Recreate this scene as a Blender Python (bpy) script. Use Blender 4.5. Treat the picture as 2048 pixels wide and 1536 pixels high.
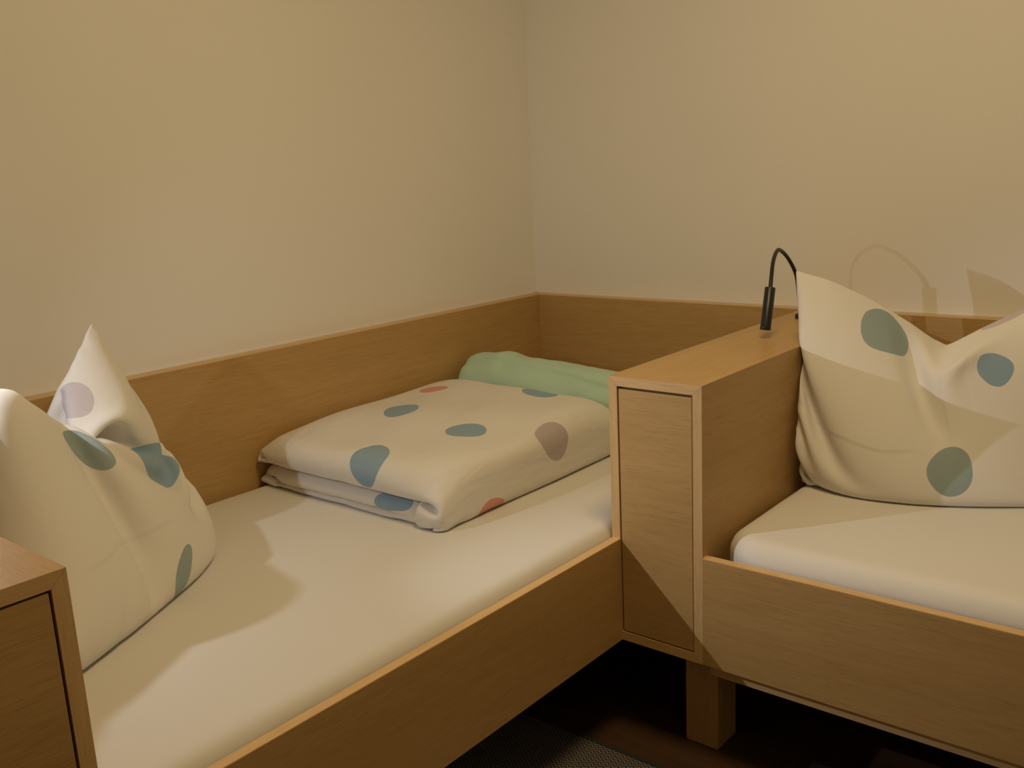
import bpy, bmesh, math, random
import numpy as np
from mathutils import Vector, Matrix, noise

for o in list(bpy.data.objects): bpy.data.objects.remove(o, do_unlink=True)
S = bpy.context.scene
COL = S.collection

# ------------------------------------------------------------------ camera
def build_camera():
    yaw, pitch, roll = math.radians(40.0038), math.radians(-12.5482), math.radians(-2.7806)
    fw = Vector((math.cos(pitch)*math.cos(yaw), math.cos(pitch)*math.sin(yaw), math.sin(pitch)))
    r = Vector((math.sin(yaw), -math.cos(yaw), 0)); u = r.cross(fw)
    r2 = r*math.cos(roll) + u*math.sin(roll); u2 = u*math.cos(roll) - r*math.sin(roll)
    cd = bpy.data.cameras.new('camera'); cd.sensor_width = 36; cd.lens = 33.902; cd.clip_start = .02
    co = bpy.data.objects.new('camera', cd); COL.objects.link(co)
    M = Matrix((( r2.x, u2.x, -fw.x, -2.5144), (r2.y, u2.y, -fw.y, -1.9861), (r2.z, u2.z, -fw.z, 1.1789), (0, 0, 0, 1)))
    co.matrix_world = M
    S.camera = co
build_camera()

# ------------------------------------------------------------------ world, light, exposure
W = bpy.data.worlds.new('world'); S.world = W; W.use_nodes = True
W.node_tree.nodes['Background'].inputs[0].default_value = (1, .72, .42, 1)
W.node_tree.nodes['Background'].inputs[1].default_value = 0.0
S.view_settings.view_transform = 'Standard'; S.view_settings.look = 'None'
S.view_settings.exposure = 0.0; S.view_settings.gamma = 1; S.view_settings.use_curve_mapping = False
CEIL_POS = Vector((-1.32, -1.42, 2.40)); CEIL_POWER = 13.9; CEIL_COL = (1.0, .73, .37)
def ceiling_light():
    ld = bpy.data.lights.new('ceiling_light', 'AREA'); ld.shape = 'DISK'; ld.size = .55
    ld.energy = CEIL_POWER; ld.color = CEIL_COL; ld.spread = math.radians(180)
    lo = bpy.data.objects.new('ceiling_light', ld); COL.objects.link(lo)
    lo.location = CEIL_POS + Vector((0, 0, .015))
ceiling_light()
LAMP_POS = Vector((-2.03, -.315, 1.058)); LAMP_AIM = Vector((-.96, -1.15, .61))
LAMP_BEAM = 20.0; LAMP_SPILL = 4.6; LAMP_COL = (.97, .97, 1.0)

# ------------------------------------------------------------------ main measures (metres, room corner at x = y = 0)
XB = -.9744          # front plane of the right-hand bed and its cabinet
Y1, Y2 = -.941, -1.1461   # sides of the cabinet between the beds
YF = -.9602          # front plane of the left-hand bed
X1 = -2.0711         # inner side of the cabinet at the left bed's head
ZB = .7745           # top of cabinets and wall panels
ZR, ZRB = .4373, .2150   # bed rail top / bottom
TR = .0192           # board thickness
TP = .0397           # wall panel depth
ZM1, ZM2 = .455, .474    # mattress tops
ROOM = (-3.7, -3.4, 2.48)

# ------------------------------------------------------------------ materials
def new_mat(name):
    m = bpy.data.materials.new(name); m.use_nodes = True
    nt = m.node_tree; b = nt.nodes['Principled BSDF']
    return m, nt, b
def N(nt, t, **kw):
    n = nt.nodes.new(t)
    for k, v in kw.items(): setattr(n, k, v)
    return n
def lnk(nt, a, b): nt.links.new(a, b)
def ramp(nt, stops):
    r = N(nt, 'ShaderNodeValToRGB'); e = r.color_ramp.elements
    while len(e) > 1: e.remove(e[-1])
    e[0].position, e[0].color = stops[0][0], (*stops[0][1], 1)
    for p, c in stops[1:]:
        q = e.new(p); q.color = (*c, 1)
    return r
def wood(name, axis, dark=(.465, .288, .104), light=(.550, .350, .140), rough=.42, seed=0.):
    m, nt, b = new_mat(name)
    tc = N(nt, 'ShaderNodeTexCoord')
    def mapped(along, across, off):
        mp = N(nt, 'ShaderNodeMapping'); s = [across]*3; s['xyz'.index(axis)] = along
        mp.inputs['Scale'].default_value = s; mp.inputs['Location'].default_value = (off+seed, off*2+seed, off*3)
        lnk(nt, tc.outputs['Object'], mp.inputs[0]); return mp
    broad = N(nt, 'ShaderNodeTexNoise'); broad.inputs['Scale'].default_value = 1; broad.inputs['Detail'].default_value = 3
    lnk(nt, mapped(1.1, 11, 1.3).outputs[0], broad.inputs['Vector'])
    fig = N(nt, 'ShaderNodeTexNoise'); fig.inputs['Scale'].default_value = 1; fig.inputs['Detail'].default_value = 5; fig.inputs['Roughness'].default_value = .65
    fig.inputs['Distortion'].default_value = .35
    lnk(nt, mapped(4.5, 95, 4.1).outputs[0], fig.inputs['Vector'])
    pore = N(nt, 'ShaderNodeTexNoise'); pore.inputs['Scale'].default_value = 1; pore.inputs['Detail'].default_value = 2
    lnk(nt, mapped(22, 620, 7.7).outputs[0], pore.inputs['Vector'])
    a1 = N(nt, 'ShaderNodeMath', operation='MULTIPLY_ADD'); a1.inputs[1].default_value = .55
    a2 = N(nt, 'ShaderNodeMath', operation='MULTIPLY'); a2.inputs[1].default_value = .55
    lnk(nt, fig.outputs[0], a2.inputs[0]); lnk(nt, broad.outputs[0], a1.inputs[0]); lnk(nt, a2.outputs[0], a1.inputs[2])
    r = ramp(nt, [(.32, dark), (.68, light)]); lnk(nt, a1.outputs[0], r.inputs[0])
    pr = ramp(nt, [(.34, (.70, .64, .58)), (.47, (1, 1, 1))]); lnk(nt, pore.outputs[0], pr.inputs[0])
    mx = N(nt, 'ShaderNodeMix', data_type='RGBA', blend_type='MULTIPLY'); mx.inputs[0].default_value = .42
    lnk(nt, r.outputs[0], mx.inputs[6]); lnk(nt, pr.outputs[0], mx.inputs[7])
    lnk(nt, mx.outputs[2], b.inputs['Base Color'])
    b.inputs['Roughness'].default_value = rough; b.inputs['Specular IOR Level'].default_value = .4
    bp = N(nt, 'ShaderNodeBump'); bp.inputs['Strength'].default_value = .12; bp.inputs['Distance'].default_value = .001
    lnk(nt, pore.outputs[0], bp.inputs['Height']); lnk(nt, bp.outputs[0], b.inputs['Normal'])
    return m
WX, WY, WZ = wood('oak_veneer_x', 'x'), wood('oak_veneer_y', 'y', seed=3.), wood('oak_veneer_z', 'z', seed=5.)
EDGEC = dict(dark=(.60, .385, .165), light=(.72, .49, .235))
EX, EY, EZ = wood('oak_edge_x', 'x', **EDGEC), wood('oak_edge_y', 'y', **EDGEC), wood('oak_edge_z', 'z', **EDGEC)

def plaster():
    m, nt, b = new_mat('wall_paint')
    tc = N(nt, 'ShaderNodeTexCoord'); n1 = N(nt, 'ShaderNodeTexNoise'); n1.inputs['Scale'].default_value = 260; n1.inputs['Detail'].default_value = 3
    lnk(nt, tc.outputs['Object'], n1.inputs['Vector'])
    n2 = N(nt, 'ShaderNodeTexNoise'); n2.inputs['Scale'].default_value = 1.5
    lnk(nt, tc.outputs['Object'], n2.inputs['Vector'])
    r = ramp(nt, [(.3, (.865, .85, .82)), (.7, (.89, .875, .845))]); lnk(nt, n2.outputs[0], r.inputs[0])
    lnk(nt, r.outputs[0], b.inputs['Base Color']); b.inputs['Roughness'].default_value = .85
    bp = N(nt, 'ShaderNodeBump'); bp.inputs['Strength'].default_value = .08; bp.inputs['Distance'].default_value = .001
    lnk(nt, n1.outputs[0], bp.inputs['Height']); lnk(nt, bp.outputs[0], b.inputs['Normal'])
    return m
PAINT = plaster()
def plain(name, col, rough, metal=0., spec=.5):
    m, nt, b = new_mat(name); b.inputs['Base Color'].default_value = (*col, 1); b.inputs['Roughness'].default_value = rough
    b.inputs['Metallic'].default_value = metal; b.inputs['Specular IOR Level'].default_value = spec
    return m
DARKGAP = plain('cabinet_inside', (.045, .025, .01), .8)
BLACK = plain('black_lacquer', (.012, .012, .011), .38, 0, .5)
BLACKRUB = plain('black_flex', (.014, .014, .012), .5, 0, .4)
CAULK = plain('white_caulk', (.74, .72, .68), .6)

def cloth(name, col, dots=(), weave=2200., rough=.62, sheen=.12, bump=.05, creases=(), wrinkle=.3, wscale=10.):
    """cotton with printed blobs: each dot = (u, v, ru, rv, angle, colour, egg) in cloth metres on the UV map"""
    m, nt, b = new_mat(name)
    tc = N(nt, 'ShaderNodeTexCoord'); uv = tc.outputs['UV']
    base = N(nt, 'ShaderNodeRGB'); base.outputs[0].default_value = (*col, 1); cur = base.outputs[0]
    nz = N(nt, 'ShaderNodeTexNoise'); nz.inputs['Scale'].default_value = 9.; nz.inputs['Detail'].default_value = 0
    lnk(nt, uv, nz.inputs['Vector'])
    sb = N(nt, 'ShaderNodeVectorMath', operation='SUBTRACT'); sb.inputs[1].default_value = (.5, .5, .5); lnk(nt, nz.outputs['Color'], sb.inputs[0])
    sc = N(nt, 'ShaderNodeVectorMath', operation='SCALE'); sc.inputs['Scale'].default_value = .035; lnk(nt, sb.outputs[0], sc.inputs[0])
    ad = N(nt, 'ShaderNodeVectorMath', operation='ADD'); lnk(nt, uv, ad.inputs[0]); lnk(nt, sc.outputs[0], ad.inputs[1])
    for (u, v, ru, rv, ang, dc, egg) in dots:
        mp = N(nt, 'ShaderNodeMapping', vector_type='TEXTURE')
        mp.inputs['Location'].default_value = (u, v, 0); mp.inputs['Rotation'].default_value = (0, 0, ang); mp.inputs['Scale'].default_value = (ru, rv, 1)
        lnk(nt, ad.outputs[0], mp.inputs[0])
        sx = N(nt, 'ShaderNodeSeparateXYZ'); lnk(nt, mp.outputs[0], sx.inputs[0])
        e1 = N(nt, 'ShaderNodeMath', operation='MULTIPLY_ADD'); e1.inputs[1].default_value = egg; e1.inputs[2].default_value = 1; lnk(nt, sx.outputs[0], e1.inputs[0])
        e2 = N(nt, 'ShaderNodeMath', operation='MULTIPLY'); lnk(nt, sx.outputs[1], e2.inputs[0]); lnk(nt, e1.outputs[0], e2.inputs[1])
        h1 = N(nt, 'ShaderNodeMath', operation='POWER'); h1.inputs[1].default_value = 2
        ab = N(nt, 'ShaderNodeMath', operation='ABSOLUTE'); lnk(nt, sx.outputs[0], ab.inputs[0]); lnk(nt, ab.outputs[0], h1.inputs[0])
        h2 = N(nt, 'ShaderNodeMath', operation='MULTIPLY_ADD'); lnk(nt, e2.outputs[0], h2.inputs[0]); lnk(nt, e2.outputs[0], h2.inputs[1]); lnk(nt, h1.outputs[0], h2.inputs[2])
        mr = N(nt, 'ShaderNodeMapRange'); mr.inputs[1].default_value = .97; mr.inputs[2].default_value = 1.03; mr.inputs[3].default_value = 1; mr.inputs[4].default_value = 0
        lnk(nt, h2.outputs[0], mr.inputs[0])
        mx = N(nt, 'ShaderNodeMix', data_type='RGBA'); lnk(nt, mr.outputs[0], mx.inputs[0]); lnk(nt, cur, mx.inputs[6]); mx.inputs[7].default_value = (*dc, 1)
        cur = mx.outputs[2]
    lnk(nt, cur, b.inputs['Base Color'])
    b.inputs['Roughness'].default_value = rough; b.inputs['Sheen Weight'].default_value = sheen; b.inputs['Specular IOR Level'].default_value = .3
    wn = N(nt, 'ShaderNodeTexNoise'); wn.inputs['Scale'].default_value = weave; wn.inputs['Detail'].default_value = 1
    lnk(nt, tc.outputs['Object'], wn.inputs['Vector'])
    wm = N(nt, 'ShaderNodeMapping'); wm.inputs['Rotation'].default_value = (0, 0, .55); wm.inputs['Scale'].default_value = (wscale*2.2, wscale*.6, 1); lnk(nt, uv, wm.inputs[0])
    wr = N(nt, 'ShaderNodeTexNoise'); wr.inputs['Scale'].default_value = 1; wr.inputs['Detail'].default_value = 3; wr.inputs['Distortion'].default_value = .8; wr.inputs['Roughness'].default_value = .42
    lnk(nt, wm.outputs[0], wr.inputs['Vector'])
    b1 = N(nt, 'ShaderNodeBump'); b1.inputs['Strength'].default_value = bump; b1.inputs['Distance'].default_value = .0006; lnk(nt, wn.outputs[0], b1.inputs['Height'])
    b2 = N(nt, 'ShaderNodeBump'); b2.inputs['Strength'].default_value = wrinkle; b2.inputs['Distance'].default_value = .004; lnk(nt, wr.outputs[0], b2.inputs['Height'])
    lnk(nt, b1.outputs[0], b2.inputs['Normal']); last = b2
    if creases:
        su = N(nt, 'ShaderNodeSeparateXYZ'); lnk(nt, ad.outputs[0], su.inputs[0])
        for (ax, pos, lo_, hi_, w) in creases:      # ironed-in fold: ax 0 = vertical line at u = pos, 1 = horizontal line at v = pos
            d = N(nt, 'ShaderNodeMapRange', interpolation_type='SMOOTHSTEP'); d.inputs[1].default_value = pos-w; d.inputs[2].default_value = pos+w
            lnk(nt, su.outputs[ax], d.inputs[0])
            e1 = N(nt, 'ShaderNodeMapRange', interpolation_type='SMOOTHSTEP'); e1.inputs[1].default_value = hi_; e1.inputs[2].default_value = hi_+.06; e1.inputs[3].default_value = 1; e1.inputs[4].default_value = 0
            lnk(nt, su.outputs[1-ax], e1.inputs[0])
            e2 = N(nt, 'ShaderNodeMapRange', interpolation_type='SMOOTHSTEP'); e2.inputs[1].default_value = lo_-.05; e2.inputs[2].default_value = lo_
            lnk(nt, su.outputs[1-ax], e2.inputs[0])
            m1 = N(nt, 'ShaderNodeMath', operation='MULTIPLY'); lnk(nt, e1.outputs[0], m1.inputs[0]); lnk(nt, e2.outputs[0], m1.inputs[1])
            b3 = N(nt, 'ShaderNodeBump'); b3.inputs['Distance'].default_value = .0014; lnk(nt, m1.outputs[0], b3.inputs['Strength'])
            lnk(nt, d.outputs[0], b3.inputs['Height']); lnk(nt, last.outputs[0], b3.inputs['Normal']); last = b3
    lnk(nt, last.outputs[0], b.inputs['Normal'])
    return m

# ------------------------------------------------------------------ object helpers
def link_mesh(name, me, mat, parent=None):
    o = bpy.data.objects.new(name, me); COL.objects.link(o)
    if mat is not None:
        for mm in (mat if isinstance(mat, (list, tuple)) else [mat]): me.materials.append(mm)
    if parent is not None: o.parent = parent
    return o
def thing(name, label, cat, loc=(0, 0, 0), group=None):
    o = bpy.data.objects.new(name, None); COL.objects.link(o); o.location = loc; o.empty_display_size = .05
    tag(o, label, cat, group); return o
def tag(o, label, cat, group=None):
    o['label'] = label; o['category'] = cat
    if group: o['group'] = group
    return o
def loc_of(parent): return Vector(parent.location) if parent is not None else Vector((0, 0, 0))
def finish_bm(name, bm, mat, parent, bevel=0., seg=2, smooth=False):
    if bevel > 0:
        bmesh.ops.bevel(bm, geom=list(bm.edges), offset=bevel, segments=seg, profile=.5, affect='EDGES')
    bmesh.ops.recalc_face_normals(bm, faces=bm.faces)
    bm.transform(Matrix.Translation(-loc_of(parent)))
    me = bpy.data.meshes.new(name); bm.to_mesh(me); bm.free()
    if smooth:
        for f in me.polygons: f.use_smooth = True
    return link_mesh(name, me, mat, parent)
def box(name, lo, hi, mat, parent=None, bevel=.0008):
    bm = bmesh.new()
    bmesh.ops.create_cube(bm, size=1)
    for v in bm.verts:
        v.co = Vector([lo[i] + (v.co[i]+.5)*(hi[i]-lo[i]) for i in range(3)])
    return finish_bm(name, bm, mat, parent, bevel, 2)
def prism(name, poly, axis, a, b, mat, parent=None, bevel=.0):
    """extrude a polygon given in the other two axes (in xyz order) from a to b along axis"""
    bm = bmesh.new(); ax = 'xyz'.index(axis); oth = [i for i in range(3) if i != ax]
    rows = []
    for t in (a, b):
        row = []
        for p in poly:
            c = [0, 0, 0]; c[ax] = t; c[oth[0]] = p[0]; c[oth[1]] = p[1]; row.append(bm.verts.new(c))
        rows.append(row)
    n = len(poly)
    bm.faces.new(rows[0]); bm.faces.new(rows[1][::-1])
    for i in range(n): bm.faces.new((rows[0][i], rows[0][(i+1) % n], rows[1][(i+1) % n], rows[1][i]))
    bmesh.ops.recalc_face_normals(bm, faces=bm.faces)
    return finish_bm(name, bm, mat, parent, bevel, 1)
def lathe(name, prof, mat, parent=None, M=None, n=32):
    """profile of (radius, height) turned about z, then moved by M"""
    bm = bmesh.new(); rows = []
    for r, z in prof:
        rows.append([bm.verts.new((max(r, 1e-5)*math.cos(2*math.pi*k/n), max(r, 1e-5)*math.sin(2*math.pi*k/n), z)) for k in range(n)])
    for a, b in zip(rows, rows[1:]):
        for k in range(n): bm.faces.new((a[k], a[(k+1) % n], b[(k+1) % n], b[k]))
    bm.faces.new(rows[0][::-1]); bm.faces.new(rows[-1])
    if M is not None: bm.transform(M)
    o = finish_bm(name, bm, mat, parent, 0)
    for f in o.data.polygons: f.use_smooth = len(f.vertices) == 4
    return o
def spline(pts, n):
    P = [Vector(p) for p in pts]; P = [P[0]*2-P[1]] + P + [P[-1]*2-P[-2]]; out = []
    for i in range(1, len(P)-2):
        for k in range(n):
            t = k/n; a, b, c, d = P[i-1:i+3]
            out.append(.5*((2*b)+(c-a)*t+(2*a-5*b+4*c-d)*t*t+(3*b-a-3*c+d)*t**3))
    out.append(P[-2]); return out
def tube(name, pts, rad, mat, parent=None, n=12):
    bm = bmesh.new(); rows = []; up = Vector((0, 1, 0))
    for i, p in enumerate(pts):
        t = (pts[min(i+1, len(pts)-1)]-pts[max(i-1, 0)]).normalized()
        a = t.cross(up)
        if a.length < 1e-3: a = t.cross(Vector((1, 0, 0)))
        a.normalize(); b = t.cross(a)
        rows.append([bm.verts.new(p+rad*(math.cos(2*math.pi*k/n)*a+math.sin(2*math.pi*k/n)*b)) for k in range(n)])
    for a, b in zip(rows, rows[1:]):
        for k in range(n): bm.faces.new((a[k], a[(k+1) % n], b[(k+1) % n], b[k]))
    bm.faces.new(rows[0][::-1]); bm.faces.new(rows[-1])
    return finish_bm(name, bm, mat, parent, 0, smooth=True)
def axis_matrix(pos, z):
    z = Vector(z).normalized(); q = Vector((0, 0, 1)).rotation_difference(z)
    return Matrix.Translation(pos) @ q.to_matrix().to_4x4()

# ------------------------------------------------------------------ room shell
def struct(o): o['kind'] = 'structure'; return o
def shell():
    rx, ry, rz = ROOM
    t = .1
    def floor_mat():
        m = wood('dark_floor', 'y', dark=(.045, .022, .010), light=(.085, .045, .022), rough=.45, seed=9.)
        return m
    struct(box('floor', (rx-t, ry-t, -.06), (t, t, 0), floor_mat(), None, 0))
    struct(box('ceiling', (rx-t, ry-t, rz), (t, t, rz+.06), PAINT, None, 0))
    struct(box('wall_left', (rx-t, 0, 0), (0, t, rz), PAINT, None, 0))
    struct(box('wall_right', (0, ry-t, 0), (t, t, rz), PAINT, None, 0))
    struct(box('wall_back', (rx-t, ry-t, 0), (0, ry, rz), PAINT, None, 0))
    struct(box('wall_side', (rx-t, ry, 0), (rx, 0, rz), PAINT, None, 0))
shell()

# ------------------------------------------------------------------ oak panels along the walls
def wall_panels():
    g = .004
    t = thing('bed_wall_panel', 'long oak panel on the left wall, behind the folded duvet and the left pillow', 'wall panel', (-1.02, -TP, 0))
    box('panel_board', (-2.275, -TP, .09), (-.0, -g, ZB-.0006), WX, t, .0006)
    box('edge_strip', (-2.275, -TP+.0003, ZB-.0006), (-.0, -g, ZB), EX, t, 0)
    box('sealant_bead', (-2.275, -g, ZB-.004), (0, 0, ZB+.0025), CAULK, t, 0)
    t = thing('bed_wall_panel', 'oak panel on the right wall, behind the reading lamp and the right pillow', 'wall panel', (-TP, -1.6, 0))
    box('panel_board', (-TP, -3.2, .09), (-g, -TP, ZB-.0006), WY, t, .0006)
    box('edge_strip', (-TP+.0003, -3.2, ZB-.0006), (-g, -TP, ZB), EY, t, 0)
    box('sealant_bead', (-g, -3.2, ZB-.004), (0, 0, ZB+.0025), CAULK, t, 0)
wall_panels()

# ------------------------------------------------------------------ cabinets
def cabinet(kind):
    """box of mitred boards, closed by an inset door; 'between' = long in x, front to -x; 'head' = long in y, front to -y"""
    f = TR
    if kind == 'between':
        t = thing('bedside_cabinet', 'narrow oak cabinet with inset door standing between the two beds', 'cabinet', (XB/2, (Y1+Y2)/2, 0))
        lo, hi, d0, d1, ax = Y2, Y1, XB, -TP, 'x'; WL, WF, EV, EH, WD = WX, WY, EZ, EY, WY
    else:
        t = thing('bedside_cabinet', 'oak cabinet at the pillow end of the left bed, cut off by the left edge', 'cabinet', (X1-.1, YF/2, 0))
        lo, hi, d0, d1, ax = X1-.2051, X1, YF, -TP, 'y'; WL, WF, EV, EH, WD = WY, WX, EZ, EX, WX
    b = .0009
    # mitred casing: boards run the depth of the cabinet; thin edge bands close their fronts
    e = .0007
    polys = {'side_panel': [(lo, ZRB), (lo+f, ZRB+f), (lo+f, ZB-f), (lo, ZB)],
             'side_panel.': [(hi, ZRB), (hi-f, ZRB+f), (hi-f, ZB-f), (hi, ZB)],
             'top_panel': [(lo, ZB), (lo+f, ZB-f), (hi-f, ZB-f), (hi, ZB)],
             'bottom_panel': [(lo, ZRB), (lo+f, ZRB+f), (hi-f, ZRB+f), (hi, ZRB)]}
    for nm, pl in polys.items():
        nm = nm.rstrip('.')
        p = prism(nm, pl, ax, d0+e, d1, WL, t)
        c = Vector((sum(q[0] for q in pl)/4, sum(q[1] for q in pl)/4))
        pl2 = [tuple(c+(Vector(q)-c)*.9985) for q in pl]
        eb = prism('edge_band', pl2, ax, d0, d0+e, EV if nm == 'side_panel' else EH, p)
        eb.location = -Vector(t.location)*0
        # the band's mesh was written in world space, its parent sits at the cabinet's origin
        eb.matrix_parent_inverse = Matrix.Identity(4)
        eb.data.transform(Matrix.Translation(-Vector(t.location)))
    g = .0032
    def bb(nm, a0, a1, z0, z1, c0, c1, m, bev, par=t):
        if ax == 'x': return box(nm, (c0, a0, z0), (c1, a1, z1), m, par, bev)
        return box(nm, (a0, c0, z0), (a1, c1, z1), m, par, bev)
    bb('door', lo+f+.0022, hi-f-g, ZRB+f+.0025, ZB-f-(.0052 if kind == 'between' else .0034), d0+.001, d0+.020, WD, .0009)
    bb('back_board', lo+f, hi-f, ZRB+f, ZB-f, d0+.10, d0+.11, DARKGAP, 0)
    # legs
    if kind == 'between':
        for xx in (XB+.0545, -.30):
            box('leg', (xx, -1.150, 0), (xx+.079, -1.077, ZRB), WZ, t, .001)
    else:
        for yy in (YF+.0545, -.30):
            box('leg', (X1-.005-.073, yy, 0), (X1-.005, yy+.079, ZRB), WZ, t, .001)
    return t
cabinet('between'); cabinet('head')

# ------------------------------------------------------------------ beds
def sub_box(name, lo, hi, mat, part, root):
    o = box(name, lo, hi, mat, part, 0); o.data.transform(Matrix.Translation(-Vector(root.location))); return o
def beds():
    t = thing('bed_frame', 'low oak bed frame along the left wall, under the duvet and left mattress', 'bed', (-1.03, -.5, 0))
    r = box('side_rail', (X1, YF, ZRB), (XB, YF+TR, ZR-.0008), WX, t, .0006)
    sub_box('edge_band', (X1, YF+.0004, ZR-.0008), (XB, YF+TR-.0004, ZR), EX, r, t)
    box('slat_base', (X1+.002, YF+TR+.002, ZRB+.02), (-TP-.002, -TP-.002, ZRB+.05), WX, t, .001)
    box('leg', (-1.55, -.14, 0), (-1.47, -.06, ZRB+.02), WZ, t, .001)
    box('leg', (-.20, -.14, 0), (-.12, -.06, ZRB+.02), WZ, t, .001)
    box('leg', (-1.55, YF+.42, 0), (-1.47, YF+.50, ZRB+.02), WZ, t, .001)
    t = thing('bed_frame', 'low oak bed frame along the right wall, under the right-hand mattress', 'bed', (-.5, -2.2, 0))
    r = box('side_rail', (XB, -3.17, ZRB), (XB+TR, Y2, ZR-.0008), WY, t, .0006)
    sub_box('edge_band', (XB+.0004, -3.17, ZR-.0008), (XB+TR-.0004, Y2, ZR), EY, r, t)
    box('support_rail', (XB+.030, -3.17, .180), (XB+.052, Y2, .262), EY, t, .0009)
    box('slat_base', (XB+.053, -3.16, ZRB+.02), (-TP-.002, Y2-.002, ZRB+.05), WY, t, .001)
    box('foot_board', (XB+TR, -3.17, ZRB), (-TP, -3.15, ZR), WX, t, .0009)
    for xx in (XB+.0545, -.20):
        box('leg', (xx, -3.12, 0), (xx+.079, -3.04, ZRB+.02), WZ, t, .001)
beds()

# ------------------------------------------------------------------ soft shapes
def grid_object(name, X, F, uvs, mat, parent=None, sub=1, origin=None, back=0.):
    """X (n,3) world verts, F quads, uvs per vertex (u,v) in cloth metres"""
    o0 = Vector(origin) if origin is not None else loc_of(parent)
    me = bpy.data.meshes.new(name)
    me.from_pydata([tuple(Vector(x)-o0) for x in X], [], [tuple(int(i) for i in f) for f in F]); me.update()
    uvl = me.uv_layers.new(name='cloth')
    for f in me.polygons:
        off = back if f.index >= len(F)//2 else 0.
        for li, vi in zip(f.loop_indices, f.vertices): uvl.data[li].uv = (uvs[vi][0], uvs[vi][1]+off)
        f.use_smooth = True
    o = link_mesh(name, me, mat, parent)
    if parent is None: o.location = o0
    if sub:
        md = o.modifiers.new('smooth', 'SUBSURF'); md.levels = sub; md.render_levels = sub
    return o

SHEET = cloth('white_sheet', (.74, .73, .71), weave=1500., bump=.04, wrinkle=.0)
def mattress(name, label, lo, hi, ztop, rad, seed, puckers=()):
    """sheeted mattress: rounded slab, dense near the rim, with small pulls of the elastic sheet"""
    def axis(a, b):
        r = rad
        core = [a+r+(b-a-2*r)*k/40 for k in range(41)]
        ed = [a+r*(1-math.cos(math.radians(q))) for q in ()]
        return core
    xs, ys = axis(lo[0], hi[0]), axis(lo[1], hi[1])
    z0 = ZRB+.05
    bm = bmesh.new()
    top = {}
    nx, ny = 120, 90
    def P(i, j): return None
    # parameterise as superellipse-like: top grid + skirts through an arc
    prof = [(rad*math.sin(math.radians(a)), rad*(1-math.cos(math.radians(a)))) for a in (15, 30, 45, 60, 75, 90)]
    prof += [(rad, rad+.03), (rad*.97, ztop-z0)]
    x0, x1, y0, y1 = lo[0]+rad, hi[0]-rad, lo[1]+rad, hi[1]-rad
    rc = .05
    # ring outline (rounded rectangle) at inset 0, sampled
    ring = []
    def arc(cx, cy, a0):
        for k in range(9):
            a = math.radians(a0+90*k/8); ring.append((cx+rc*math.cos(a), cy+rc*math.sin(a), math.cos(a), math.sin(a)))
    X0, X1_, Y0, Y1_ = x0+rc, x1-rc, y0+rc, y1-rc
    def line(xa, ya, xb, yb, nxx, nyy, m):
        for k in range(1, m):
            t = k/m; ring.append((xa+(xb-xa)*t, ya+(yb-ya)*t, nxx, nyy))
    arc(X1_, Y1_, 0); line(X1_, y1, X0, y1, 0, 1, 110); arc(X0, Y1_, 90); line(x0, Y1_, x0, Y0, -1, 0, 60)
    arc(X0, Y0, 180); line(X0, y0, X1_, y0, 0, -1, 110); arc(X1_, Y0, 270); line(x1, Y0, x1, Y1_, 1, 0, 60)
    def wob(x, y, amp=.0022):
        return amp*noise.noise(Vector((x*3.1+seed, y*3.1, seed)))+.0008*noise.noise(Vector((x*11, y*11+seed, 2.)))
    rows = []
    cx, cy = (x0+x1)/2, (y0+y1)/2
    # inner rings shrinking towards the middle
    for s in (.0, .08, .18, .3, .42, .54, .66, .76, .84, .9, .94, .97, 1.0):
        rows.append([bm.verts.new((cx+(q[0]-cx)*s, cy+(q[1]-cy)*s, ztop+wob(cx+(q[0]-cx)*s, cy+(q[1]-cy)*s))) for q in ring] if s > 0 else None)
    for out, dn in prof:
        row = []
        for q in ring:
            pk = 0
            for (px, py, w, amp) in puckers:
                d = math.hypot(q[0]-px, q[1]-py)
                if d < w: pk += amp*math.sin((q[0]+q[1])*520)*(1-d/w)*min(1, dn/rad)
            pk += .0012*noise.noise(Vector((q[0]*9+seed, q[1]*9, dn*20)))*min(1, dn/rad)*2
            row.append(bm.verts.new((q[0]+q[2]*(out+pk), q[1]+q[3]*(out+pk), ztop-dn+wob(q[0], q[1])*(1-min(1, dn/rad))+pk*.5)))
        rows.append(row)
    n = len(ring)
    c = bm.verts.new((cx, cy, ztop+wob(cx, cy)))
    for k in range(n): bm.faces.new((c, rows[1][k], rows[1][(k+1) % n]))
    for a, b in zip(rows[1:], rows[2:]):
        for k in range(n): bm.faces.new((a[k], b[k], b[(k+1) % n], a[(k+1) % n]))
    bm.faces.new(rows[-1])
    bmesh.ops.recalc_face_normals(bm, faces=bm.faces)
    o0 = Vector((cx, cy, z0)); bm.transform(Matrix.Translation(-o0))
    me = bpy.data.meshes.new(name); bm.to_mesh(me); bm.free()
    for f in me.polygons: f.use_smooth = True
    o = link_mesh(name, me, SHEET); o.location = o0
    return tag(o, label, 'mattress')
mattress('mattress', 'white sheeted mattress on the left bed, under the folded duvet', (X1+.004, YF+TR+.004), (-TP-.006, -TP-.003), ZM1, .034, 1.7,
         puckers=((-1.72, -.90, .05, .003),))
mattress('mattress', 'white sheeted mattress on the right bed, under the right pillow', (XB+TR+.006, -3.145), (-TP-.004, Y2-.010), ZM2, .040, 6.1,
         puckers=((-.905, -1.19, .05, .002),))

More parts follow.
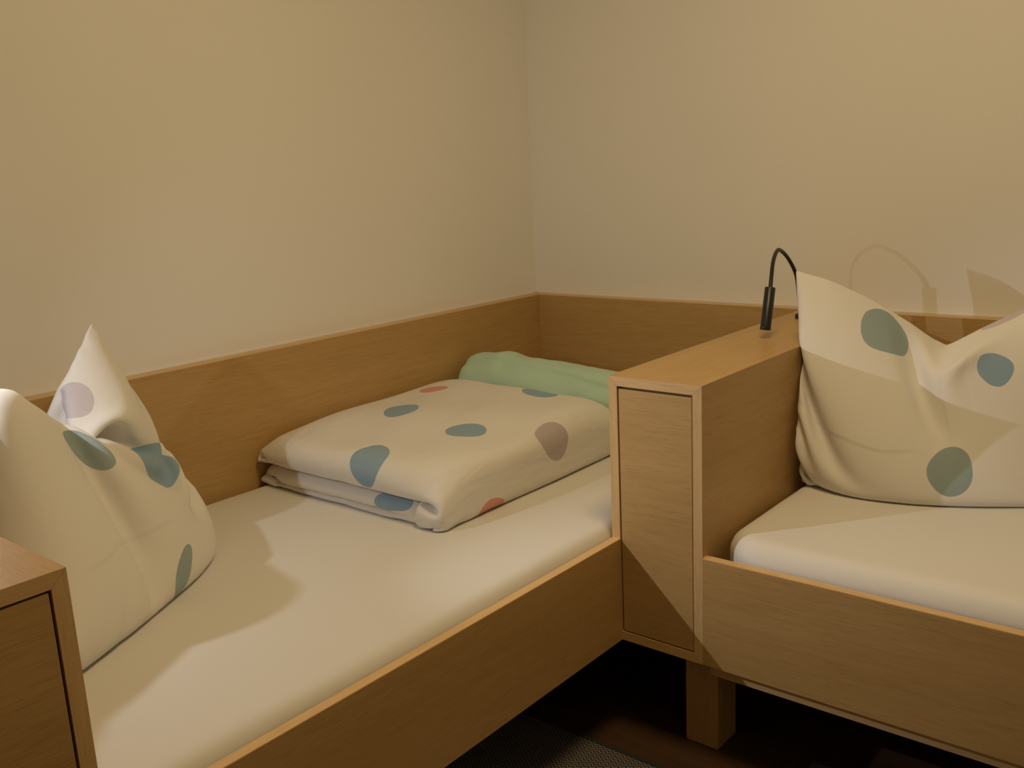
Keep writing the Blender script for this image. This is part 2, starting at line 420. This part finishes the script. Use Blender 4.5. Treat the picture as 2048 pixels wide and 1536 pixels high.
#PILLOWSIM
def pillow_sim(W, H, NU, NV, corners, pins, planes, steps=300, press=9.0, grav=2.0, seed=1, bend=.25, iters=3, fric=.5, vol=.03, handles=(), init=None, slack=1., zmax=None):
    """two sheets sewn along the border, inflated and pulled into shape by pins; returns verts, faces, (u,v,side), ids"""
    rng = np.random.default_rng(seed)
    ids = np.zeros((2, NV, NU), int); P = []; UV = []; k = 0
    if corners is not None:
        c = [np.array(q, float) for q in corners]      # bottom left, bottom right, top right, top left
        nrm = np.cross(c[1]-c[0], c[3]-c[0]); nrm /= np.linalg.norm(nrm)
    for s in range(2):
        for j in range(NV):
            for i in range(NU):
                u, v = i/(NU-1), j/(NV-1)
                edge = i in (0, NU-1) or j in (0, NV-1)
                if s == 1 and edge: ids[1, j, i] = ids[0, j, i]; continue
                if init is not None: q = init(u, v, s, edge, rng)
                else:
                    q = c[0]*(1-u)*(1-v)+c[1]*u*(1-v)+c[2]*u*v+c[3]*(1-u)*v
                    if not edge: q = q+nrm*(.02 if s == 0 else -.02)*(1+.3*rng.standard_normal())
                P.append(q); UV.append((u, v, s)); ids[s, j, i] = k; k += 1
    X = np.array(P); UV = np.array(UV)
    F = []
    for s in range(2):
        for j in range(NV-1):
            for i in range(NU-1):
                a, b, d, e = ids[s, j, i], ids[s, j, i+1], ids[s, j+1, i+1], ids[s, j+1, i]
                F.append((a, b, d, e) if s == 0 else (a, e, d, b))
    F = np.array(F)
    su, sv = slack if isinstance(slack, tuple) else (slack, slack)
    du, dv = W*su/(NU-1), H*sv/(NV-1); E = {}
    def add(a, b, l, st):
        if a == b: return
        key = (min(a, b), max(a, b))
        if key not in E: E[key] = (l, st)
    for s in range(2):
        I = ids[s]
        for j in range(NV):
            for i in range(NU):
                if i+1 < NU: add(I[j, i], I[j, i+1], du, 1.)
                if j+1 < NV: add(I[j, i], I[j+1, i], dv, 1.)
                if i+1 < NU and j+1 < NV:
                    l = math.hypot(du, dv); add(I[j, i], I[j+1, i+1], l, .6); add(I[j, i+1], I[j+1, i], l, .6)
                if i+2 < NU: add(I[j, i], I[j, i+2], 2*du, bend)
                if j+2 < NV: add(I[j, i], I[j+2, i], 2*dv, bend)
    keys = np.array(list(E)); vals = np.array([E[tuple(q)] for q in keys])
    used = [set() for _ in range(len(X))]; col = np.zeros(len(keys), int)
    for m_, (a, b) in enumerate(keys):
        cc = 0
        while cc in used[a] or cc in used[b]: cc += 1
        col[m_] = cc; used[a].add(cc); used[b].add(cc)
    batches = [(keys[col == q, 0], keys[col == q, 1], vals[col == q, 0], vals[col == q, 1]) for q in range(col.max()+1)]
    pi = []; pt = []; pw = []; pst = []; pen = []
    for (u, v, s, tgt, w, *st) in pins:
        pi.append(ids[s, int(round(v*(NV-1))), int(round(u*(NU-1)))]); pt.append(tgt); pw.append(w)
        pst.append(st[0] if st else 0.); pen.append(st[1] if len(st) > 1 else 2.)
    pi = np.array(pi, int); pt = np.array(pt, float).reshape(-1, 3); pw = np.array(pw); pst = np.array(pst); pen = np.array(pen); p0 = X[pi].copy()
    hs = []
    for (u, v, s, rad, tgt, w) in handles:
        g = np.exp(-(((UV[:, 0]-u)*W)**2+((UV[:, 1]-v)*H)**2)/(2*rad*rad))*(UV[:, 2] == s); ix = np.where(g > .05)[0]; g = g[ix]
        hs.append((ix, g, np.array(tgt, float), w, (X[ix]*g[:, None]).sum(0)/g.sum()))
    V = np.zeros_like(X); dt = 1/60.
    T = np.concatenate([F[:, [0, 1, 2]], F[:, [0, 2, 3]]])
    for it in range(steps):
        rmp = min(1, it/(steps*.45))
        A = np.cross(X[T[:, 1]]-X[T[:, 0]], X[T[:, 2]]-X[T[:, 0]])/6
        Nn = np.zeros_like(X)
        for q in range(3): Nn += np.stack([np.bincount(T[:, q], A[:, d], len(X)) for d in range(3)], 1)
        Vol = (X[T[:, 0]]*np.cross(X[T[:, 1]], X[T[:, 2]])).sum()/6
        acc = Nn/(du*dv)*press*min(1, it/(steps*.2))*np.clip(vol/max(Vol, 1e-4)-.8, -.6, 1.2); acc[:, 2] -= grav
        Xo = X; X = X+(V+acc*dt)*.96*dt
        tg = p0+(pt-p0)*rmp
        act = ((it/steps >= pst) & (it/steps < pen))*pw
        for _ in range(iters):
            for a, b, l, st in batches:
                d = X[b]-X[a]; L = np.sqrt((d*d).sum(1))+1e-9
                m = (L-l)/L; m = np.where((st < .5) & (L > l), 0, m)
                d *= (.5*st*m)[:, None]
                X[a] += d; X[b] -= d
            X[pi] += (tg-X[pi])*act[:, None]
            for ix, g, tgt, w, c0 in hs:
                X[ix] += (w*g)[:, None]*(c0+(tgt-c0)*rmp-(X[ix]*g[:, None]).sum(0)/g.sum())
            if zmax is not None:
                X[:, 2] -= .9*np.clip(X[:, 2]-zmax(X, UV), 0, None)
            for pn, off, *cond in planes:
                pn = np.array(pn, float); dd = X@pn-off; m = dd < 0
                if cond: m &= cond[0](X, UV)
                X[m] -= dd[m, None]*pn
                if m.any():
                    tv = X[m]-Xo[m]; tv -= (tv@pn)[:, None]*pn; X[m] -= tv*fric
        V = (X-Xo)/dt
    return X, F, UV, ids

BLUE, GREY, TEAL, PINK, LILAC = (.27, .40, .53), (.50, .44, .45), (.31, .40, .42), (.74, .33, .27), (.58, .52, .56)
WHITE = (.79, .77, .735)

def poly_pins(pts, ts, axis, fixed, w, cnt=25):
    """soft pins along one hem: polyline pts at hem parameters ts; axis 'u' runs along the hem at v = fixed, 'v' at u = fixed"""
    out = []; pts = np.array(pts, float); ts = np.array(ts, float)
    for t in np.linspace(ts[0], ts[-1], cnt):
        p = np.array([np.interp(t, ts, pts[:, d]) for d in range(3)])
        out.append((t, fixed, 0, p, w) if axis == 'u' else (fixed, t, 0, p, w))
    return out
def pillow_right():
    W_, H_ = .715, .49
    BL, BR, TR_, TL = (-.568, -1.168, ZM2+.004), (-.26, -1.78, ZM2+.004), (-.19, -1.75, .965), (-.462, -1.096, .938)
    planes = [((0, 0, 1), ZM2+.001), ((0, -1, 0), -Y2+.003, lambda X, UV: X[:, 2] < ZB), ((-1, 0, 0), TP+.003)]
    pins = [(1, 0, 0, BR, .5), (0, 1, 0, TL, .8), (1, 1, 0, TR_, .8)]
    pins += poly_pins([TL, (-.445, -1.165, .922), (-.41, -1.244, .880), (-.38, -1.316, .828), (-.34, -1.386, .760), (-.30, -1.449, .802), (-.26, -1.523, .845), TR_], [0, .1, .22, .35, .48, .585, .69, 1], 'u', 1, .6, 57)
    pins += poly_pins([BL, (-.565, -1.165, .53), (-.578, -1.158, .60), (-.560, -1.153, .69), (-.510, -1.135, .79), TL], [0, .14, .30, .50, .73, 1], 'v', 0, .6, 47)
    pins += poly_pins([BL, (-.50, -1.40, ZM2+.003), BR], [0, .4, 1], 'u', 0, .15)
    hd = [(.60, .74, 0, .04, (-.43, -1.485, .725), .3), (.53, .88, 0, .03, (-.41, -1.435, .755), .3)]
    X, F, UV, ids = pillow_sim(W_, H_, 57, 47, [BL, BR, TR_, TL], pins, planes, steps=300, vol=.034, press=20., handles=hd)
    uv = np.stack([UV[:, 0]*W_, UV[:, 1]*H_], 1)
    m = cloth('dotted_pillowcase_right', WHITE, [
        (.207, .441, .055, .039, .39, TEAL, .12), (.342, .182, .052, .041, .92, TEAL, .05), (.459, .368, .034, .029, 2.4, BLUE, .2), (.472, .491, .046, .018, .1, LILAC, .0)], creases=((1, .215, .02, .26, .005), (0, .352, .24, .36, .005)))
    o = grid_object('pillow', X, F, uv, m, None, 2, origin=(-.4, -1.45, ZM2), back=2.)
    return tag(o, 'plump white pillow with blue-grey dots, standing on the right bed against the cabinet', 'pillow')
pillow_right()

def pillow_left():
    W_, H_ = .70, .58
    BL, BR, TR_, TL = (-2.03, -.62, ZM1+.004), (-1.535, -.275, ZM1+.004), (-1.6, -.17, .966), (-2.03, -.47, .95)
    planes = [((0, 0, 1), ZM1+.001), ((1, 0, 0), X1+.003, lambda X, UV: X[:, 2] < ZB), ((0, -1, 0), TP+.003)]
    pins = [(0, 1, 0, TL, .8), (1, 1, 0, TR_, .8)]
    pins += poly_pins([TL, (-1.90, -.36, .83), (-1.78, -.25, .72), (-1.715, -.20, .76), (-1.686, -.20, .831), (-1.652, -.195, .909), TR_], [0, .3, .56, .69, .80, .92, 1], 'u', 1, .3)
    pins += poly_pins([BR, (-1.480, -.24, .52), (-1.462, -.21, .577), (-1.479, -.19, .65), (-1.509, -.18, .72), (-1.544, -.17, .809), TR_], [0, .16, .28, .43, .57, .75, 1], 'v', 1, .35)
    pins += poly_pins([BL, (-1.925, -.58, ZM1+.003), (-1.80, -.53, ZM1+.003), (-1.685, -.445, ZM1+.003), (-1.58, -.34, ZM1+.003), BR], [0, .18, .38, .6, .83, 1], 'u', 0, .25)
    hd = [(.22, .68, 0, .05, (-1.90, -.425, .832), .25), (.42, .55, 0, .05, (-1.79, -.393, .757), .25), (.62, .46, 0, .05, (-1.68, -.38, .682), .2), (.70, .74, 0, .04, (-1.68, -.27, .735), .25), (.88, .44, 0, .03, (-1.535, -.25, .60), .2)]
    X, F, UV, ids = pillow_sim(W_, H_, 57, 47, [BL, BR, TR_, TL], pins, planes, steps=300, vol=.034, press=20., handles=hd)
    uv = np.stack([UV[:, 0]*W_, UV[:, 1]*H_], 1)
    m = cloth('dotted_pillowcase_left', WHITE, [
        (.547, .545, .041, .038, .3, LILAC, .1), (.346, .306, .052, .029, 2.2, TEAL, .1), (.598, .302, .096, .042, 2.70, BLUE, .1), (.424, .072, .050, .018, .65, TEAL, .0)], creases=((1, .155, .2, .42, .005),))
    o = grid_object('pillow', X, F, uv, m, None, 2, origin=(-1.75, -.4, ZM1), back=2.)
    return tag(o, 'white pillow with pointed corners and grey and blue dots at the left bed\'s head', 'pillow')
pillow_left()

# ------------------------------------------------------------------ folded duvet
def duvet():
    x0, x1 = -1.172, -.505     # ends
    yb, yf = -.060, -.612      # back, centre of the front fold
    h = .032                   # fold radius
    zl = ZM1+.026; zc = zl+h*.9; zf = zl+h   # lower layer middle, slit height, fold centre
    Ls = (yb-yf); La = math.pi*h; tot = 2*Ls+La
    def init(u, v, sd, edge, rng):
        d = u*tot; xx = x0+(x1-x0)*v
        if d < Ls: y, z, nn = yb-d, zl, np.array((0, 0, -1.))
        elif d < Ls+La:
            a = (d-Ls)/h; y, z, nn = yf-math.sin(a)*h, zf-math.cos(a)*h, np.array((0, -math.sin(a), -math.cos(a)))
        else: y, z, nn = yf+(d-Ls-La), zf+h, np.array((0, 0, 1.))
        p = np.array((xx, y, z))
        if not edge: p = p+nn*(-.018 if sd == 0 else .018)*(1+.35*rng.standard_normal())
        return p
    u1, u2 = (Ls-.01)/tot, (Ls+La+.01)/tot
    planes = [((0, 0, 1), ZM1+.0015), ((0, -1, 0), TP+.004), ((-1, 0, 0), .500), ((0, 1, 0), -.668), ((1, 0, 0), x0-.022),
              ((0, 0, -1), -(zc-.0005), lambda X, UV: UV[:, 0] < u1), ((0, 0, 1), zc+.0005, lambda X, UV: UV[:, 0] > u2)]
    def zmax(X, UV):
        t = np.clip((X[:, 0]-x0)/.6, 0, 1); t = t*t*(3-2*t)
        top = .576+.020*t+.004*np.sin(X[:, 0]*17+X[:, 1]*9)+.003*np.sin(X[:, 1]*31-X[:, 0]*12)
        return np.where(UV[:, 0] > u2, top, np.where(UV[:, 0] < u1, zc, top))
    pins = []
    for k in range(24):
        u = u2+(1-u2)*k/23; y = yf+(u*tot-Ls-La)*.985
        pins.append((u, 0, 0, (x0+.022+.004*math.sin(k*1.9), y, zc+.010+.004*math.sin(k*1.3)), .25))
        u = u1*k/23; pins.append((u, 0, 0, (x0+.012+.004*math.sin(k*2.3), yb-u*tot*.985, ZM1+.024), .25))
    X, F, UV, ids = pillow_sim(tot, x1-x0, 97, 57, None, pins, planes, zmax=zmax, steps=190, press=20., grav=3., seed=4, bend=.12, init=init, slack=(1.13, 1.15), vol=.064, iters=3)
    uv = np.stack([UV[:, 0]*tot, UV[:, 1]*(x1-x0)], 1)
    m = cloth('dotted_duvet_cover', WHITE, [
        (.852, 2.097, .070, .036, .81, BLUE, .2), (1.038, 2.346, .049, .043, .72, BLUE, .1), (.811, 2.300, .052, .034, .26, BLUE, -.15), (.655, 2.390, .050, .039, .0, GREY, -.25),
        (.858, 2.603, .045, .030, .0, BLUE, .1), (1.092, 2.505, .020, .036, .6, PINK, 0), (.570, 2.178, .020, .043, 0, PINK, 0), (.442, .040, .042, .022, 0, BLUE, .1)], wrinkle=.9, wscale=14.)
    o = grid_object('folded_duvet', X, F, uv, m, None, 1, origin=(-.83, -.36, ZM1), back=2.)
    return tag(o, 'folded white duvet with blue, grey and pink dots lying on the left bed', 'duvet')
duvet()

# ------------------------------------------------------------------ rolled green blanket
GREEN = cloth('green_fleece', (.50, .72, .58), weave=900., rough=.9, sheen=.4, bump=.35)
def blanket():
    A = Vector((-.398, -.046, 0)); B = Vector((-.405, -.88, 0)); n, mm = 90, 72
    P = []; F = []; uv = []
    L = (B-A).length; side = Vector((-1, 0, 0))
    for i in range(n):
        t = i/(n-1); e = min(t, 1-t)*L; r = .05
        f = math.sqrt(max(.0, 1-(1-min(1, e/r))**2)); f = max(f, .06)
        drop = .012*max(0, min(1, (t-.28)/.25))
        bump = .008*math.exp(-((t-.17)/.035)**2)
        edge = math.radians(66+10*math.sin(t*7)+5*math.sin(t*17))      # where the outer end of the roll stops
        for k in range(mm):
            a = 2*math.pi*k/mm; ca, sa = math.cos(a), math.sin(a)
            turn = ((a-edge) % (2*math.pi))/(2*math.pi)                # 0 just past the edge .. 1 just before it
            lip = .010*(1-turn) if turn < .985 else .010*(turn-.985)/.015
            w = .093*math.copysign(abs(ca)**.82, ca); hh = .088*math.copysign(abs(sa)**.82, sa)
            nz = .007*noise.noise(Vector((t*6, ca*1.2, sa*1.2)))+.003*noise.noise(Vector((t*17, ca*3, sa*3)))
            sc = (1+(lip+nz)/.09)
            w *= sc*f; hh *= sc*(.25+.75*f)
            if sa > 0: hh += bump*sa-drop*sa
            P.append(A+(B-A)*t+side*w+Vector((0, 0, max(ZM1+.0015, ZM1+.096+hh))))
            uv.append((t, k/mm))
    for i in range(n-1):
        for k in range(mm): F.append((i*mm+k, i*mm+(k+1) % mm, (i+1)*mm+(k+1) % mm, (i+1)*mm+k))
    F.append(tuple(range(mm))[::-1]); F.append(tuple((n-1)*mm+k for k in range(mm)))
    me_o = grid_object('rolled_blanket', P, F, uv, GREEN, None, 1, origin=(-.39, -.45, ZM1))
    return tag(me_o, 'sage green rolled blanket at the foot of the left bed behind the duvet', 'blanket')
blanket()

# ------------------------------------------------------------------ reading lamps
def reading_lamp(label, base, path, head_top, head_bot, lit=False):
    t = thing('reading_lamp', label, 'lamp', base)
    lathe('base', [(.0, 0), (.0125, 0), (.013, .001), (.013, .0100), (.012, .0115), (.0065, .0115), (.006, .02), (0, .02)], BLACK, t, Matrix.Translation(base))
    tube('flexible_arm', spline(path, 12), .0046, BLACKRUB, t)
    ht, hb = Vector(head_top), Vector(head_bot); L = (hb-ht).length
    M = axis_matrix(ht, hb-ht)
    hd = lathe('lamp_head', [(0, 0), (.0105, 0), (.0120, .0012), (.0120, L-.006), (.0123, L-.005), (.0123, L-.0006), (.0115, L), (.0098, L), (.0094, L-.006), (0, L-.006)], BLACK, t, M)
    gm, nt, b = new_mat('lamp_lens'); b.inputs['Base Color'].default_value = (.55, .52, .45, 1); b.inputs['Roughness'].default_value = .2
    if lit:
        b.inputs['Emission Color'].default_value = (*LAMP_COL, 1); b.inputs['Emission Strength'].default_value = 30
    ln = lathe('lens', [(0, L-.0058), (.0091, L-.0058), (.0086, L-.0040), (.004, L-.003), (0, L-.0028)], gm, hd, M)
    ln.data.transform(Matrix.Translation(-Vector(base)))
    if lit:
        d = (hb-ht).normalized()
        for nm, en, ang, bl in (('reading_lamp_beam', LAMP_BEAM, 44, 1.), ('reading_lamp_spill', LAMP_SPILL, 150, .7)):
            ld = bpy.data.lights.new(nm, 'SPOT'); ld.energy = en; ld.color = LAMP_COL
            ld.spot_size = math.radians(ang); ld.spot_blend = bl; ld.shadow_soft_size = .006
            lo = bpy.data.objects.new(nm, ld); COL.objects.link(lo)
            lo.location = hb+d*.012
            lo.rotation_euler = d.to_track_quat('-Z', 'Y').to_euler()
    return t
reading_lamp('slim black gooseneck reading lamp bent over the cabinet between the beds', (-.185, -.997, ZB),
             [(-.185, -.997, ZB+.015), (-.183, -.990, .840), (-.190, -.985, .888), (-.236, -.984, .932), (-.300, -.992, .9575), (-.345, -1.003, .9575), (-.395, -1.018, .940), (-.436, -1.033, .912), (-.458, -1.0405, .885)],
             (-.458, -1.0405, .889), (-.482, -1.0405, .7945))
d_ = (LAMP_AIM-LAMP_POS).normalized(); ht_ = LAMP_POS-d_*.11; hb_ = LAMP_POS-d_*.012
reading_lamp('lit black gooseneck reading lamp on the cabinet at the left bed\'s head', (-2.14, -.18, ZB),
             [(-2.14, -.18, ZB+.015), (-2.15, -.18, .90), (-2.16, -.18, 1.05), (-2.15, -.19, 1.14), ht_-d_*.02, ht_+d_*.004], ht_, hb_, True)

# ------------------------------------------------------------------ rug
def rugs():
    m, nt, b = new_mat('grey_woven_rug')
    tc = N(nt, 'ShaderNodeTexCoord'); mp = N(nt, 'ShaderNodeMapping')
    lnk(nt, tc.outputs['Object'], mp.inputs[0])
    zz = N(nt, 'ShaderNodeTexWave', bands_direction='Y', wave_profile='TRI'); zz.inputs['Scale'].default_value = 26; lnk(nt, mp.outputs[0], zz.inputs['Vector'])
    ml = N(nt, 'ShaderNodeMath', operation='MULTIPLY'); ml.inputs[1].default_value = .006; lnk(nt, zz.outputs['Fac'], ml.inputs[0])
    cb = N(nt, 'ShaderNodeCombineXYZ'); lnk(nt, ml.outputs[0], cb.inputs[0])
    ad = N(nt, 'ShaderNodeVectorMath', operation='ADD'); lnk(nt, mp.outputs[0], ad.inputs[0]); lnk(nt, cb.outputs[0], ad.inputs[1])
    wv = N(nt, 'ShaderNodeTexWave', bands_direction='X'); wv.inputs['Scale'].default_value = 36; lnk(nt, ad.outputs[0], wv.inputs['Vector'])
    r = ramp(nt, [(.25, (.035, .032, .034)), (.75, (.21, .19, .18))]); lnk(nt, wv.outputs['Fac'], r.inputs[0]); lnk(nt, r.outputs[0], b.inputs['Base Color'])
    b.inputs['Roughness'].default_value = .95
    bp = N(nt, 'ShaderNodeBump'); bp.inputs['Strength'].default_value = .6; bp.inputs['Distance'].default_value = .003; lnk(nt, wv.outputs['Fac'], bp.inputs['Height']); lnk(nt, bp.outputs[0], b.inputs['Normal'])
    hem = plain('dark_rug_hem', (.03, .028, .03), .95)
    for nm, lab, x0, y0, x1, y1 in (('bedside_rug', 'dark grey herringbone rug on the floor beside the left bed', -2.05, -1.27, -1.04, -.60),
                                    ('bedside_rug', 'dark rug on the floor beside the right bed, only its corner showing', -1.46, -2.75, -.844, -1.312)):
        t = thing(nm, lab, 'rug', ((x0+x1)/2, (y0+y1)/2, 0), 'two bedside rugs')
        box('woven_field', (x0+.012, y0+.012, .0004), (x1-.012, y1-.012, .007), m, t, .001)
        for q in ((x0, y0, x0+.012, y1), (x1-.012, y0, x1, y1), (x0+.012, y0, x1-.012, y0+.012), (x0+.012, y1-.012, x1-.012, y1)):
            box('hem', (q[0], q[1], .0004), (q[2], q[3], .0078), hem, t, .001)
rugs()

# ------------------------------------------------------------------ ceiling fixture that carries the room light
def ceiling_fixture():
    t = thing('ceiling_lamp', 'round flush ceiling lamp above the beds', 'lamp', (CEIL_POS.x, CEIL_POS.y, ROOM[2]))
    lathe('housing', [(0, 0), (.30, 0), (.30, -.05), (.285, -.055), (.28, -.02), (0, -.02)], plain('white_metal', (.8, .8, .8), .4), t, Matrix.Translation((CEIL_POS.x, CEIL_POS.y, ROOM[2])), 48)
    dm, nt, b = new_mat('opal_glass'); b.inputs['Base Color'].default_value = (.9, .88, .82, 1); b.inputs['Emission Color'].default_value = (*CEIL_COL, 1); b.inputs['Emission Strength'].default_value = 2.
    lathe('diffuser', [(0, -.03), (.278, -.03), (.272, -.045), (.2, -.056), (0, -.06)], dm, t, Matrix.Translation((CEIL_POS.x, CEIL_POS.y, ROOM[2])), 48)
ceiling_fixture()
